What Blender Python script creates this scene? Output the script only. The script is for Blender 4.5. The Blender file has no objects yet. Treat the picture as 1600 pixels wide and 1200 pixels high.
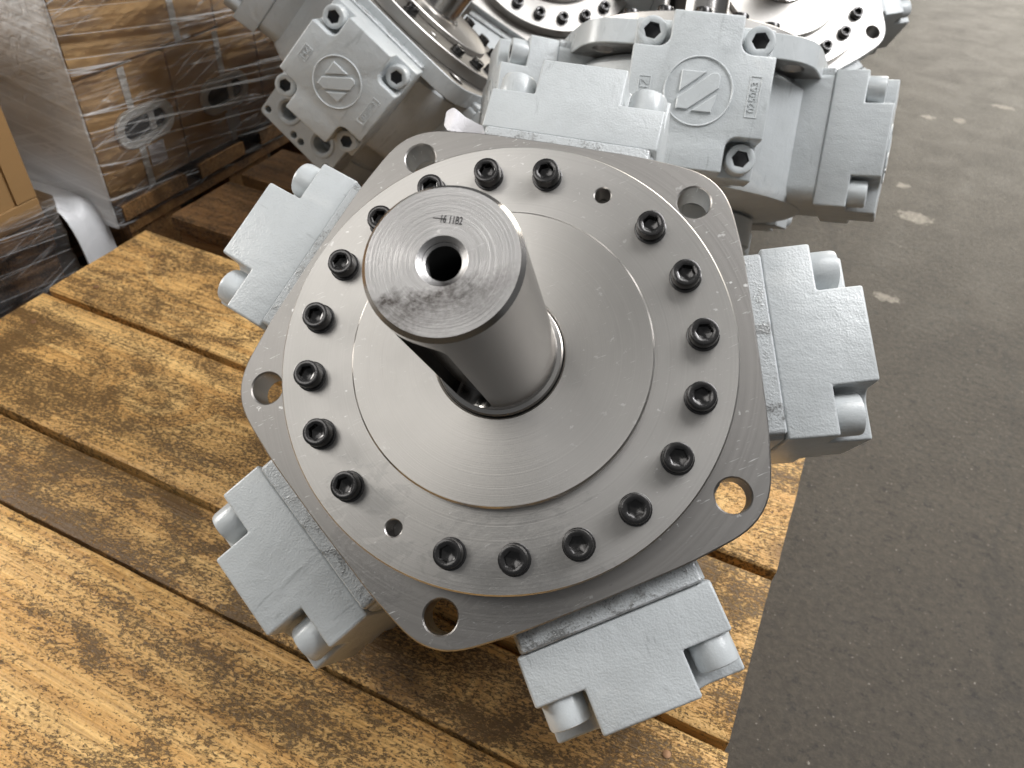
import bpy, bmesh, math, random
from mathutils import Vector, Matrix, noise
random.seed(7)
PI = math.pi
rad = math.radians
scene = bpy.context.scene
COL = scene.collection

# ------------------------------------------------------------------ camera
PT = 0.15                                   # height of the pallet deck above the floor
CAM = Vector((0.0, 0.0, PT + 0.5495))
cam_d = bpy.data.cameras.new('camera')
cam_d.sensor_width = 36.0
cam_d.lens = 36.0 * 1191.0 / 1600.0
cam_d.clip_start = 0.02
cam_d.clip_end = 200.0
cam_d.dof.use_dof = True
cam_d.dof.focus_distance = 0.43
cam_d.dof.aperture_fstop = 14.0
cam = bpy.data.objects.new('camera', cam_d)
COL.objects.link(cam)
right = Vector((0.9025024922, 0.4277855287, 0.0498878029))
upv = Vector((-0.3193722722, 0.5870286188, 0.7439077580))
back = Vector((0.2889474056, -0.6873113866, 0.6664176278))
cm = Matrix((right, upv, back)).transposed().to_4x4()
cm.translation = CAM
cam.matrix_world = cm
scene.camera = cam

# ------------------------------------------------------------------ world and lamps (a warehouse interior, no sky)
world = bpy.data.worlds.new('World')
scene.world = world
world.use_nodes = True
wb = world.node_tree.nodes['Background']
wb.inputs[0].default_value = (0.96, 0.98, 1.0, 1)
wb.inputs[1].default_value = 0.125

def area(name, loc, target, sx, sy, power, col):
    ld = bpy.data.lights.new(name, 'AREA')
    ld.shape = 'RECTANGLE'
    ld.size, ld.size_y, ld.energy, ld.color = sx, sy, power, col
    o = bpy.data.objects.new(name, ld)
    COL.objects.link(o)
    o.location = loc
    o.rotation_euler = (Vector(target) - Vector(loc)).to_track_quat('-Z', 'Y').to_euler()
    return o

area('fill_ceiling', (-0.3, -0.8, 4.6), (-0.3, -0.8, 0.0), 6.0, 5.0, 14, (1.0, 0.985, 0.96))  # added dim fill in place of light bounced off the ceiling
area('lamp_roof_zenith', (0.45, 1.25, 3.3), (0.2, 0.6, 0.0), 1.4, 1.4, 42, (1.0, 0.995, 0.98))
area('lamp_roof_left', (-1.5, -1.0, 3.1), (-0.3, 0.3, 0.3), 1.4, 1.4, 17, (1.0, 0.98, 0.94))
area('lamp_roof_right', (1.15, 1.2, 2.1), (0.0, 0.45, 0.35), 0.9, 0.9, 54, (0.99, 0.99, 1.0))
area('lamp_door_left', (-3.6, -0.3, 1.6), (-1.0, 0.5, 0.4), 1.2, 1.6, 115, (1.0, 0.97, 0.92))
area('lamp_far_door', (1.6, 8.5, 2.6), (0.2, 1.0, 0.2), 4.0, 3.0, 400, (1.0, 0.94, 0.83))

scene.view_settings.view_transform = 'Standard'
scene.view_settings.look = 'None'
scene.view_settings.gamma = 1.0
scene.view_settings.exposure = 0.0
scene.view_settings.use_curve_mapping = False
scene.render.engine = 'CYCLES'
scene.cycles.use_denoising = True
scene.cycles.max_bounces = 6
scene.cycles.use_adaptive_sampling = True
scene.cycles.adaptive_threshold = 0.025
scene.cycles.transparent_max_bounces = 16

# ------------------------------------------------------------------ node helpers
class NT:
    def __init__(self, name):
        self.m = bpy.data.materials.new(name)
        self.m.use_nodes = True
        self.t = self.m.node_tree
        self.bsdf = self.t.nodes['Principled BSDF']
        self.out = self.t.nodes['Material Output']
    def n(self, typ, ins=None, **kw):
        nd = self.t.nodes.new(typ)
        for k, v in kw.items():
            setattr(nd, k, v)
        for k, v in (ins or {}).items():
            self.set(nd.inputs[k], v)
        return nd
    def set(self, sock, v):
        if isinstance(v, bpy.types.NodeSocket):
            self.t.links.new(v, sock)
        elif isinstance(v, bpy.types.Node):
            self.t.links.new(v.outputs[0], sock)
        else:
            sock.default_value = v
    def p(self, **kw):
        for k, v in kw.items():
            self.set(self.bsdf.inputs[k.replace('_', ' ')], v)
    def obj(self):
        return self.n('ShaderNodeTexCoord').outputs['Object']
    def math(self, op, a, b=0.0, c=None, clamp=False):
        nd = self.n('ShaderNodeMath', operation=op)
        nd.use_clamp = clamp
        self.set(nd.inputs[0], a)
        self.set(nd.inputs[1], b)
        if c is not None:
            self.set(nd.inputs[2], c)
        return nd.outputs[0]
    def vmath(self, op, a, b):
        nd = self.n('ShaderNodeVectorMath', operation=op)
        self.set(nd.inputs[0], a)
        self.set(nd.inputs[1], b)
        return nd
    def noise(self, vec, scale, detail=3.0, rough=0.55, dim='3D', dist=0.0):
        nd = self.n('ShaderNodeTexNoise', noise_dimensions=dim)
        if dim == '1D':
            self.set(nd.inputs['W'], vec)
        else:
            self.set(nd.inputs['Vector'], vec)
        nd.inputs['Scale'].default_value = scale
        nd.inputs['Detail'].default_value = detail
        nd.inputs['Roughness'].default_value = rough
        nd.inputs['Distortion'].default_value = dist
        return nd.outputs[0]
    def scale(self, vec, s):
        return self.vmath('MULTIPLY', vec, s).outputs[0]
    def ramp(self, fac, stops):
        nd = self.n('ShaderNodeValToRGB')
        self.set(nd.inputs[0], fac)
        e = nd.color_ramp.elements
        while len(e) < len(stops):
            e.new(0.5)
        for el, (p, c) in zip(e, stops):
            el.position = p
            el.color = (c, c, c, 1) if isinstance(c, (int, float)) else (*c, 1)
        return nd.outputs[0]
    def mix(self, fac, a, b, mode='MIX'):
        nd = self.n('ShaderNodeMix', data_type='RGBA', blend_type=mode)
        self.set(nd.inputs[0], fac)
        self.set(nd.inputs[6], (*a, 1) if isinstance(a, tuple) else a)
        self.set(nd.inputs[7], (*b, 1) if isinstance(b, tuple) else b)
        return nd.outputs[2]
    def bump(self, h, strength=0.3, dist=0.001, normal=None):
        nd = self.n('ShaderNodeBump')
        nd.inputs['Strength'].default_value = strength
        nd.inputs['Distance'].default_value = dist
        self.set(nd.inputs['Height'], h)
        if normal is not None:
            self.set(nd.inputs['Normal'], normal)
        return nd.outputs[0]
    def radius(self, vec):
        s = self.n('ShaderNodeSeparateXYZ', {0: vec})
        return self.math('SQRT', self.math('ADD', self.math('MULTIPLY', s.outputs[0], s.outputs[0]), self.math('MULTIPLY', s.outputs[1], s.outputs[1])))

MAT = {}

def steel(name, base, rough, aniso, ring, ringbump, oil=None, smudge=None, speck=0.0, rnd=0.06):
    k = NT(name)
    v = k.obj()
    r = k.radius(v)
    rings = k.noise(r, ring, 6.0, 0.75, '1D')
    blotch = k.noise(v, 14.0, 4.0, 0.6)
    fine = k.noise(v, 170.0, 3.0, 0.6)
    col = k.mix(k.math('MULTIPLY', blotch, 0.6), base, tuple(c * 0.82 for c in base))
    col = k.mix(k.ramp(rings, [(0.30, 0.0), (0.7, 0.25)]), col, tuple(min(1, c * 1.25) for c in base))
    # pale dots and short scratches
    sc = k.noise(k.scale(v, (1.0, 9.0, 1.0)), 120.0, 2.0, 0.5, dist=0.6)
    scm = k.ramp(sc, [(0.68, 0.0), (0.72, 1.0)])
    dots = k.ramp(fine, [(0.67, 0.0), (0.71, 1.0)])
    marks = k.math('MULTIPLY', k.math('MAXIMUM', scm, dots), k.ramp(k.noise(v, 22.0, 2.0), [(0.42, 0.0), (0.62, speck)]))
    col = k.mix(marks, col, (0.92, 0.91, 0.90))
    ro = k.math('ADD', rough - rnd, k.math('MULTIPLY', blotch, rnd * 2))
    ro = k.math('ADD', ro, k.math('MULTIPLY', k.math('SUBTRACT', rings, 0.5), 0.10))
    h = k.math('ADD', k.math('MULTIPLY', rings, 1.0), k.math('MULTIPLY', fine, 0.25))
    nrm = k.bump(h, ringbump, 0.0004)
    if oil:
        m = None
        for (ox, oy, rr) in oil:
            dv = k.vmath('DISTANCE', k.vmath('MULTIPLY', v, (1, 1, 0)).outputs[0], (ox, oy, 0)).outputs['Value']
            q = k.math('SUBTRACT', 1.0, k.math('DIVIDE', dv, rr), clamp=True)
            m = q if m is None else k.math('MAXIMUM', m, q)
        wet = k.noise(k.scale(v, (1.0, 1.6, 1.0)), 46.0, 5.0, 0.62, dist=1.6)
        msk = k.ramp(k.math('ADD', wet, k.math('MULTIPLY', m, 0.42)), [(0.66, 0.0), (0.74, 1.0)])
        msk = k.math('MULTIPLY', msk, k.ramp(m, [(0.0, 0.0), (0.12, 1.0)]))
        nrm2 = k.bump(k.noise(v, 240.0, 3.0, 0.6, dist=2.0), 0.35, 0.0012, nrm)
        k.p(Coat_Weight=k.math('MULTIPLY', msk, 0.9), Coat_Roughness=0.07, Coat_Normal=nrm2)
        col = k.mix(k.math('MULTIPLY', msk, 0.32), col, tuple(c * 0.6 for c in base))
    if smudge:
        sx, sy, sr = smudge
        s = k.n('ShaderNodeSeparateXYZ', {0: k.n('ShaderNodeVectorRotate', {0: v, 'Angle': rad(23.7)}, rotation_type='Z_AXIS').outputs[0]})
        wob = k.noise(v, 120.0, 5.0, 0.65)
        e = k.math('ADD', k.math('SUBTRACT', k.math('MULTIPLY', s.outputs[0], 0.18), s.outputs[1]), k.math('MULTIPLY', k.math('SUBTRACT', wob, 0.5), 0.022))
        band = k.math('MULTIPLY', k.ramp(k.math('MULTIPLY', e, 25.0), [(0.20, 0.0), (0.34, 0.8), (0.46, 0.6), (0.75, 0.2)]), k.ramp(k.noise(v, 34.0, 3.0, 0.6), [(0.30, 0.15), (0.52, 1.0)]))
        xx = k.ramp(k.math('ADD', k.math('MULTIPLY', s.outputs[0], 12.0), 0.5), [(0.30, 1.0), (0.85, 0.3)])
        up_only = k.ramp(k.math('MULTIPLY', s.outputs[2], 6.0), [(0.85, 0.0), (0.9, 1.0)])
        band = k.math('MULTIPLY', k.math('MULTIPLY', band, xx), up_only)
        col = k.mix(k.math('MULTIPLY', k.math('MULTIPLY', band, k.ramp(k.noise(v, 420.0, 4.0, 0.7), [(0.3, 0.35), (0.6, 1.0)])), 1.6, clamp=True), col, (0.09, 0.08, 0.075))
    k.p(Base_Color=col, Metallic=1.0, Roughness=ro, Normal=nrm, Anisotropic=aniso)
    if aniso:
        tg = k.n('ShaderNodeTangent', direction_type='RADIAL', axis='Z')
        k.p(Tangent=tg.outputs[0])
    MAT[name] = k.m
    return k.m

steel('steel_cover', (0.50, 0.482, 0.46), 0.40, 0.5, 900.0, 0.14, oil=[(-0.045, -0.125, 0.075), (-0.115, -0.06, 0.05)], speck=0.55)
steel('steel_disc', (0.52, 0.50, 0.475), 0.38, 0.6, 1000.0, 0.13, speck=0.35)
steel('steel_shaft_end', (0.45, 0.44, 0.435), 0.40, 0.3, 900.0, 0.5, smudge=(0, 0, 0), speck=0.3)
steel('steel_flange', (0.34, 0.325, 0.31), 0.42, 0.2, 260.0, 0.16, oil=[(-0.05, -0.145, 0.07), (-0.13, -0.085, 0.05)], speck=0.7)

def smooth_steel():
    k = NT('steel_shaft')
    v = k.obj()
    s = k.n('ShaderNodeSeparateXYZ', {0: v})
    zr = k.noise(s.outputs[2], 900.0, 4.0, 0.7, '1D')
    k.p(Base_Color=(0.60, 0.575, 0.55, 1), Metallic=1.0, Roughness=k.math('ADD', 0.12, k.math('MULTIPLY', k.noise(v, 30.0), 0.10)), Normal=k.bump(zr, 0.08, 0.0003))
    MAT['steel_shaft'] = k.m
smooth_steel()

def paint(name, base, rough, bump_s=0.36):
    k = NT(name)
    v = k.obj()
    rnd = k.n('ShaderNodeObjectInfo').outputs['Random']
    vv = k.vmath('ADD', v, k.n('ShaderNodeCombineXYZ', {0: k.math('MULTIPLY', rnd, 5.0), 1: rnd, 2: 0.0}).outputs[0]).outputs[0]
    grit = k.noise(vv, 760.0, 2.0, 0.5)
    lump = k.noise(vv, 70.0, 3.0, 0.5, dist=0.8)
    run = k.noise(k.scale(vv, (1.0, 1.0, 0.25)), 28.0, 3.0, 0.55, dist=1.0)
    col = k.mix(k.ramp(k.noise(vv, 18.0, 5.0, 0.65), [(0.35, 0.0), (0.75, 0.55)]), base, tuple(c * 0.74 for c in base))
    dust = k.ramp(k.noise(k.scale(vv, (1, 1, 1)), 9.0, 6.0, 0.7, dist=1.4), [(0.58, 0.0), (0.66, 0.30)])
    col = k.mix(dust, col, (0.60, 0.61, 0.60))
    # rubbed dark scuffs
    scf = k.ramp(k.noise(k.scale(vv, (6.0, 1.0, 1.0)), 30.0, 3.0, 0.6, dist=0.5), [(0.64, 0.0), (0.72, 0.5)])
    col = k.mix(scf, col, tuple(c * 0.55 for c in base))
    h = k.math('ADD', k.math('MULTIPLY', grit, 0.50), k.math('ADD', k.math('MULTIPLY', lump, 0.9), k.math('MULTIPLY', run, 1.3)))
    k.p(Base_Color=col, Roughness=k.math('ADD', rough - 0.1, k.math('MULTIPLY', run, 0.2)), Normal=k.bump(h, bump_s, 0.0022))
    k.bsdf.inputs['Specular IOR Level'].default_value = 0.5
    MAT[name] = k.m
paint('grey_paint', (0.50, 0.525, 0.535), 0.32, 0.28)
paint('grey_paint_smooth', (0.51, 0.535, 0.545), 0.27, 0.13)

def worn():
    k = NT('worn_paint')
    v = k.obj()
    n1 = k.noise(v, 60.0, 5.0, 0.7, dist=0.8)
    sp = k.noise(v, 700.0, 2.0, 0.5)
    m = k.ramp(k.math('ADD', k.math('MULTIPLY', n1, 0.75), k.math('MULTIPLY', sp, 0.25)), [(0.50, 0.0), (0.60, 0.8)])
    c = k.mix(m, (0.44, 0.46, 0.47), (0.25, 0.25, 0.245))
    k.p(Base_Color=c, Metallic=k.math('MULTIPLY', m, 0.7), Roughness=k.math('SUBTRACT', 0.5, k.math('MULTIPLY', sp, 0.35)), Normal=k.bump(k.math('ADD', k.math('MULTIPLY', sp, 0.5), n1), 0.45, 0.002))
    MAT['worn_paint'] = k.m
worn()

def black_oxide():
    k = NT('black_oxide')
    v = k.obj()
    k.p(Base_Color=(0.075, 0.073, 0.073, 1), Metallic=0.9, Roughness=k.math('ADD', 0.13, k.math('MULTIPLY', k.noise(v, 400.0, 3.0), 0.2)), Normal=k.bump(k.noise(v, 900.0, 2.0), 0.12, 0.0004))
    k.bsdf.inputs['Specular IOR Level'].default_value = 0.7
    MAT['black_oxide'] = k.m
black_oxide()

def dark_hole():
    k = NT('bore_slot_dark')  # near-black tone inside the bore, key slot and seal ring
    k.p(Base_Color=(0.012, 0.011, 0.010, 1), Roughness=0.35, Metallic=0.3)
    MAT['bore_slot_dark'] = k.m
dark_hole()

def wood(name, light, mid, dark, mould=1.0):
    k = NT(name)
    v = k.obj()
    rnd = k.n('ShaderNodeObjectInfo').outputs['Random']
    off = k.n('ShaderNodeCombineXYZ', {0: k.math('MULTIPLY', rnd, 37.0), 1: k.math('MULTIPLY', rnd, 11.0), 2: k.math('MULTIPLY', rnd, 5.0)}).outputs[0]
    vv = k.vmath('ADD', v, off).outputs[0]
    sx = k.n('ShaderNodeSeparateXYZ', {0: vv})
    kn = k.n('ShaderNodeTexVoronoi', feature='F1')
    k.set(kn.inputs['Vector'], k.scale(vv, (1.0, 1.7, 1.0)))
    kn.inputs['Scale'].default_value = 4.2
    kd = kn.outputs['Distance']
    knot = k.ramp(k.math('ADD', kd, k.math('MULTIPLY', k.noise(vv, 40.0), 0.10)), [(0.12, 1.0), (0.19, 0.0)])
    halo = k.ramp(kd, [(0.06, 1.0), (0.40, 0.0)])
    warp = k.vmath('ADD', k.scale(vv, (0.55, 26.0, 26.0)), k.n('ShaderNodeCombineXYZ', {1: k.math('MULTIPLY', halo, 2.6)}).outputs[0]).outputs[0]
    grain = k.noise(warp, 3.0, 6.0, 0.68, dist=0.5)
    fineg = k.noise(k.scale(vv, (7.0, 420.0, 420.0)), 1.0, 4.0, 0.62)
    big = k.noise(k.scale(vv, (1.0, 2.4, 1.0)), 4.5, 5.0, 0.62, dist=0.6)
    band = k.noise(k.scale(vv, (1.3, 20.0, 20.0)), 1.0, 5.0, 0.66, dist=0.5)
    blot = k.noise(k.scale(vv, (1.0, 1.3, 1.0)), 13.0, 5.0, 0.66, dist=1.0)
    col = k.mix(k.ramp(grain, [(0.40, 0.0), (0.60, 1.0)]), light, mid)
    col = k.mix(k.ramp(big, [(0.40, 0.0), (0.70, 0.8)]), col, mid)
    col = k.mix(k.ramp(fineg, [(0.42, 0.0), (0.75, 0.7)]), col, dark)
    col = k.mix(k.ramp(k.math('ADD', k.math('MULTIPLY', band, 0.6), k.math('MULTIPLY', big, 0.4)), [(0.50, 0.0), (0.66, 0.5)]), col, tuple((a + b) / 2 for a, b in zip(mid, dark)))
    col = k.mix(k.math('MULTIPLY', knot, 0.8), col, tuple(c * 0.8 for c in dark))
    # blue-black mould: crisp flecks, thick in patches, combed obliquely by the saw
    ob = k.n('ShaderNodeCombineXYZ', {0: k.math('ADD', sx.outputs[0], k.math('MULTIPLY', sx.outputs[1], 0.55)), 1: k.math('SUBTRACT', sx.outputs[1], k.math('MULTIPLY', sx.outputs[0], 0.35)), 2: sx.outputs[2]}).outputs[0]
    spk = k.noise(k.scale(ob, (190.0, 520.0, 260.0)), 1.0, 5.0, 0.74, dist=0.4)
    spk2 = k.noise(k.scale(vv, (330.0, 560.0, 330.0)), 1.0, 3.0, 0.7)
    dens = k.math('ADD', k.math('MULTIPLY', band, 0.34), k.math('ADD', k.math('MULTIPLY', blot, 0.42), k.math('MULTIPLY', big, 0.24)))
    dens = k.math('ADD', dens, k.math('MULTIPLY', k.math('SUBTRACT', k.math('FRACT', k.math('MULTIPLY', rnd, 13.7)), 0.72), 0.06))
    d1 = k.math('MULTIPLY', k.math('SUBTRACT', dens, 0.5), 1.15)
    msk = k.ramp(k.math('ADD', spk, d1), [(0.525, 0.0), (0.605, 0.8 * mould)])
    msk2 = k.ramp(k.math('ADD', spk2, k.math('MULTIPLY', d1, 0.8)), [(0.555, 0.0), (0.61, 0.85 * mould)])
    msk = k.math('MAXIMUM', msk, msk2)
    col = k.mix(msk, col, (0.040, 0.024, 0.010))
    soot = k.ramp(dens, [(0.52, 0.0), (0.72, 0.42 * mould)])
    col = k.mix(soot, col, tuple(c * 0.8 for c in dark))
    tint = k.math('ADD', 0.88, k.math('MULTIPLY', k.math('FRACT', k.math('MULTIPLY', rnd, 7.31)), 0.30))
    col = k.vmath('MULTIPLY', col, k.n('ShaderNodeCombineXYZ', {0: tint, 1: tint, 2: tint}).outputs[0]).outputs[0]
    saw = k.n('ShaderNodeTexWave', wave_type='BANDS', bands_direction='X')
    k.set(saw.inputs['Vector'], ob)
    saw.inputs['Scale'].default_value = 70.0
    saw.inputs['Distortion'].default_value = 3.5
    saw.inputs['Detail'].default_value = 2.0
    h = k.math('ADD', k.math('MULTIPLY', fineg, 1.0), k.math('ADD', k.math('MULTIPLY', grain, 0.7), k.math('MULTIPLY', saw.outputs[1], 0.05)))
    h = k.math('SUBTRACT', k.math('ADD', h, k.math('MULTIPLY', spk2, 0.5)), k.math('MULTIPLY', msk, 0.4))
    k.p(Base_Color=col, Roughness=0.42, Normal=k.bump(h, 0.8, 0.0018))
    k.bsdf.inputs['Specular IOR Level'].default_value = 0.4
    MAT[name] = k.m
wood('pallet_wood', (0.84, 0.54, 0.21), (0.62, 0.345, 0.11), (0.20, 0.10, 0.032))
wood('dark_pallet_wood', (0.36, 0.20, 0.08), (0.24, 0.12, 0.045), (0.09, 0.045, 0.018))  # darker tones, for the back and left pallets

def cardboard(name, base):
    k = NT(name)
    v = k.obj()
    c = k.mix(k.noise(k.scale(v, (1, 1, 4)), 8.0, 3.0), base, tuple(x * 0.88 for x in base))
    c = k.mix(k.ramp(k.noise(v, 7.0, 4.0), [(0.45, 0.0), (0.75, 0.2)]), c, tuple(x * 0.6 for x in base))
    k.p(Base_Color=c, Roughness=0.75, Normal=k.bump(k.noise(k.scale(v, (60, 60, 3)), 1.0, 2.0), 0.05, 0.001))
    MAT[name] = k.m
cardboard('cardboard', (0.66, 0.42, 0.19))
cardboard('brown_board', (0.34, 0.20, 0.08))

def film():
    k = NT('stretch_film')
    v = k.obj()
    s = k.n('ShaderNodeSeparateXYZ', {0: v})
    run = k.math('ADD', s.outputs[0], s.outputs[1])
    def lines(dr, along, across):
        return k.n('ShaderNodeCombineXYZ', {0: k.math('MULTIPLY', s.outputs[0], along), 1: k.math('MULTIPLY', s.outputs[1], along), 2: k.math('MULTIPLY', k.math('ADD', s.outputs[2], k.math('MULTIPLY', run, dr)), across)}).outputs[0]
    w1 = k.noise(lines(0.16, 0.7, 34.0), 1.0, 3.0, 0.5, dist=0.25)
    w2 = k.noise(lines(-0.34, 1.2, 30.0), 1.0, 3.0, 0.5, dist=0.4)
    w3 = k.noise(lines(0.05, 1.5, 70.0), 1.0, 2.0, 0.5, dist=0.3)
    crink = k.noise(v, 45.0, 4.0, 0.6, dist=1.5)
    gap = k.ramp(k.noise(k.scale(v, (7, 7, 20)), 1.0, 3.0), [(0.42, 0.0), (0.56, 1.0)])
    ridge = k.ramp(k.math('ABSOLUTE', k.math('SUBTRACT', w1, 0.5)), [(0.0, 1.0), (0.012, 0.0)])  # wrinkle lines; their highlights are painted as opaque white streaks
    ridge2 = k.math('MULTIPLY', gap, k.ramp(k.math('ABSOLUTE', k.math('SUBTRACT', w2, 0.5)), [(0.0, 1.0), (0.010, 0.0)]))
    ridge3 = k.math('MULTIPLY', gap, k.ramp(k.math('ABSOLUTE', k.math('SUBTRACT', w3, 0.5)), [(0.0, 1.0), (0.010, 0.0)]))
    # glare painted in: film drawn whiter and more opaque on the narrow end faces
    nrm_g = k.n('ShaderNodeSeparateXYZ', {0: k.n('ShaderNodeNewGeometry').outputs['True Normal']})
    end_glare = k.ramp(k.math('ABSOLUTE', nrm_g.outputs[1]), [(0.6, 0.0), (0.9, 1.0)])
    veil = k.math('ADD', k.math('MULTIPLY', end_glare, k.math('ADD', 0.40, k.math('MULTIPLY', w1, 0.85))), k.math('ADD', 0.015, k.math('MULTIPLY', gap, 0.035)))
    al = k.math('ADD', k.math('MULTIPLY', ridge, 0.55), k.math('ADD', k.math('MULTIPLY', ridge2, 0.3), k.math('ADD', k.math('MULTIPLY', ridge3, 0.4), veil)), clamp=True)
    h = k.math('ADD', w1, k.math('ADD', k.math('MULTIPLY', w2, 0.6), k.math('MULTIPLY', crink, 0.35)))
    nrm = k.bump(h, 0.7, 0.008)
    k.p(Base_Color=(0.86, 0.87, 0.88, 1), Roughness=0.30, Normal=nrm)
    gl = k.n('ShaderNodeBsdfGlossy')
    gl.inputs['Roughness'].default_value = 0.16
    k.set(gl.inputs['Normal'], nrm)
    tr = k.n('ShaderNodeBsdfTransparent')
    fr = k.n('ShaderNodeFresnel')
    fr.inputs['IOR'].default_value = 1.5
    k.set(fr.inputs['Normal'], nrm)
    m1 = k.n('ShaderNodeMixShader')
    k.set(m1.inputs[0], k.math('MULTIPLY', fr.outputs[0], 1.05, clamp=True))
    k.t.links.new(tr.outputs[0], m1.inputs[1])
    k.t.links.new(gl.outputs[0], m1.inputs[2])
    m2 = k.n('ShaderNodeMixShader')
    k.set(m2.inputs[0], al)
    k.t.links.new(m1.outputs[0], m2.inputs[1])
    k.t.links.new(k.bsdf.outputs[0], m2.inputs[2])
    k.t.links.new(m2.outputs[0], k.out.inputs[0])
    MAT['stretch_film'] = k.m
film()

def plain(name, col, rough=0.5, metal=0.0, bump=0.0, bscale=80.0):
    k = NT(name)
    v = k.obj()
    c = k.mix(k.noise(v, 20.0, 4.0), col, tuple(x * 0.85 for x in col))
    k.p(Base_Color=c, Roughness=rough, Metallic=metal)
    if bump:
        k.p(Normal=k.bump(k.noise(v, bscale, 4.0, 0.6, dist=1.0), bump, 0.003))
    MAT[name] = k.m
plain('white_plastic', (0.86, 0.86, 0.84), 0.4)
plain('white_paper', (0.82, 0.80, 0.83), 0.6, bump=0.5)
plain('socket_grey', (0.085, 0.085, 0.09), 0.5)
plain('ink_hole', (0.03, 0.028, 0.028), 0.6)
plain('rusty_steel', (0.30, 0.17, 0.09), 0.6, 0.6)
plain('white_foam', (0.78, 0.79, 0.81), 0.4, bump=0.8, bscale=25.0)

def concrete():
    k = NT('floor_concrete')
    v = k.obj()
    big = k.noise(v, 1.7, 5.0, 0.6)
    med = k.noise(v, 11.0, 5.0, 0.65, dist=0.4)
    fine = k.noise(v, 130.0, 6.0, 0.78)
    c = k.mix(k.ramp(big, [(0.3, 0.0), (0.7, 1.0)]), (0.032, 0.0255, 0.0175), (0.053, 0.042, 0.029))
    c = k.mix(k.ramp(med, [(0.5, 0.0), (0.72, 0.6)]), c, (0.032, 0.028, 0.024))
    c = k.mix(k.ramp(fine, [(0.44, 0.0), (0.68, 0.75)]), c, (0.086, 0.070, 0.050))
    pit = k.ramp(k.noise(v, 75.0, 5.0, 0.75), [(0.34, 0.85), (0.45, 0.0)])
    c = k.mix(pit, c, (0.014, 0.012, 0.009))
    grit = k.ramp(k.noise(v, 260.0, 2.0, 0.5), [(0.71, 0.0), (0.75, 0.6)])
    c = k.mix(grit, c, (0.38, 0.35, 0.30))
    # chipped and whitewashed spots on the slab
    m = None
    for (x, y, rx, ry) in [(0.174, 1.526, .040, .030), (0.148, 1.209, .030, .016), (0.141, 1.657, .016, .018), (0.02, 1.82, .018, .03), (0.06, 2.05, .03, .02), (0.17, 2.08, .022, .016), (0.24, 2.10, .02, .02), (0.34, 2.26, .035, .02)]:
        q = k.vmath('MULTIPLY', k.vmath('SUBTRACT', v, (x, y, 0)).outputs[0], (1 / rx, 1 / ry, 0)).outputs[0]
        dq = k.vmath('LENGTH', q, (0, 0, 0)).outputs['Value']
        dd = k.ramp(k.math('ADD', dq, k.math('MULTIPLY', k.math('SUBTRACT', k.noise(v, 75.0, 5.0, 0.7), 0.5), 2.2)), [(0.6, 1.0), (0.85, 0.0)])
        m = dd if m is None else k.math('MAXIMUM', m, dd)
    c = k.mix(k.math('MULTIPLY', m, k.ramp(fine, [(0.35, 0.25), (0.6, 0.75)])), c, (0.36, 0.32, 0.26))
    crk = k.n('ShaderNodeTexVoronoi', feature='DISTANCE_TO_EDGE')
    k.set(crk.inputs['Vector'], k.vmath('ADD', v, k.scale(k.n('ShaderNodeCombineXYZ', {0: k.noise(v, 6.0, 4.0), 1: k.noise(v, 7.3, 4.0)}).outputs[0], (0.2, 0.2, 0))).outputs[0])
    crk.inputs['Scale'].default_value = 0.55
    cm_ = k.ramp(crk.outputs['Distance'], [(0.0, 0.35), (0.003, 0.0)])
    c = k.mix(cm_, c, (0.02, 0.018, 0.015))
    h = k.math('ADD', k.math('MULTIPLY', fine, 0.6), k.math('MULTIPLY', med, 0.5))
    k.p(Base_Color=c, Roughness=k.math('ADD', 0.45, k.math('MULTIPLY', med, 0.25)), Normal=k.bump(h, 0.6, 0.004))
    k.bsdf.inputs['Specular IOR Level'].default_value = 0.35
    MAT['floor_concrete'] = k.m
concrete()

# ------------------------------------------------------------------ mesh helpers
def finish(bm, name, smooth=True, angle=32):
    bmesh.ops.recalc_face_normals(bm, faces=bm.faces[:])
    me = bpy.data.meshes.new(name)
    bm.to_mesh(me)
    bm.free()
    if smooth:
        for p in me.polygons:
            p.use_smooth = True
        me.set_sharp_from_angle(angle=rad(angle))
    return me

def link(name, me, mat=None, parent=None, mw=None):
    o = bpy.data.objects.new(name, me)
    COL.objects.link(o)
    if mat and me is not None and not me.materials:
        me.materials.append(MAT[mat])
    if parent is not None:
        o.parent = parent
    if mw is not None:
        o.matrix_local = mw
    return o

def thing(name, label, cat, mw=None, group=None):
    o = bpy.data.objects.new(name, None)
    o.empty_display_size = 0.05
    COL.objects.link(o)
    o['label'] = label
    o['category'] = cat
    if group:
        o['group'] = group
    if mw is not None:
        o.matrix_world = mw
    return o

def tag(o, label, cat, group=None, kind=None):
    o['label'] = label
    o['category'] = cat
    if group:
        o['group'] = group
    if kind:
        o['kind'] = kind
    return o

def ring_pts(kind, r, n):
    out = []
    for i in range(n):
        a = 2 * PI * i / n
        rr = r
        if kind == 'hex':
            b = (a % (PI / 3)) - PI / 6
            rr = r * math.cos(PI / 6) / math.cos(b)
        out.append((rr * math.cos(a), rr * math.sin(a)))
    return out

def loft(rings, n=24, cap0=True, cap1=True, bm=None, mi=0):
    """rings: (kind, radius, z)"""
    bm = bm or bmesh.new()
    prev = None
    first = None
    for (kind, r, z) in rings:
        cur = [bm.verts.new((x, y, z)) for x, y in ring_pts(kind, r, n)]
        if prev:
            for i in range(n):
                f = bm.faces.new((prev[i], prev[(i + 1) % n], cur[(i + 1) % n], cur[i]))
                f.material_index = mi
        else:
            first = cur
        prev = cur
    if cap0:
        bm.faces.new(list(reversed(first))).material_index = mi
    if cap1:
        bm.faces.new(prev).material_index = mi
    return bm

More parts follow.
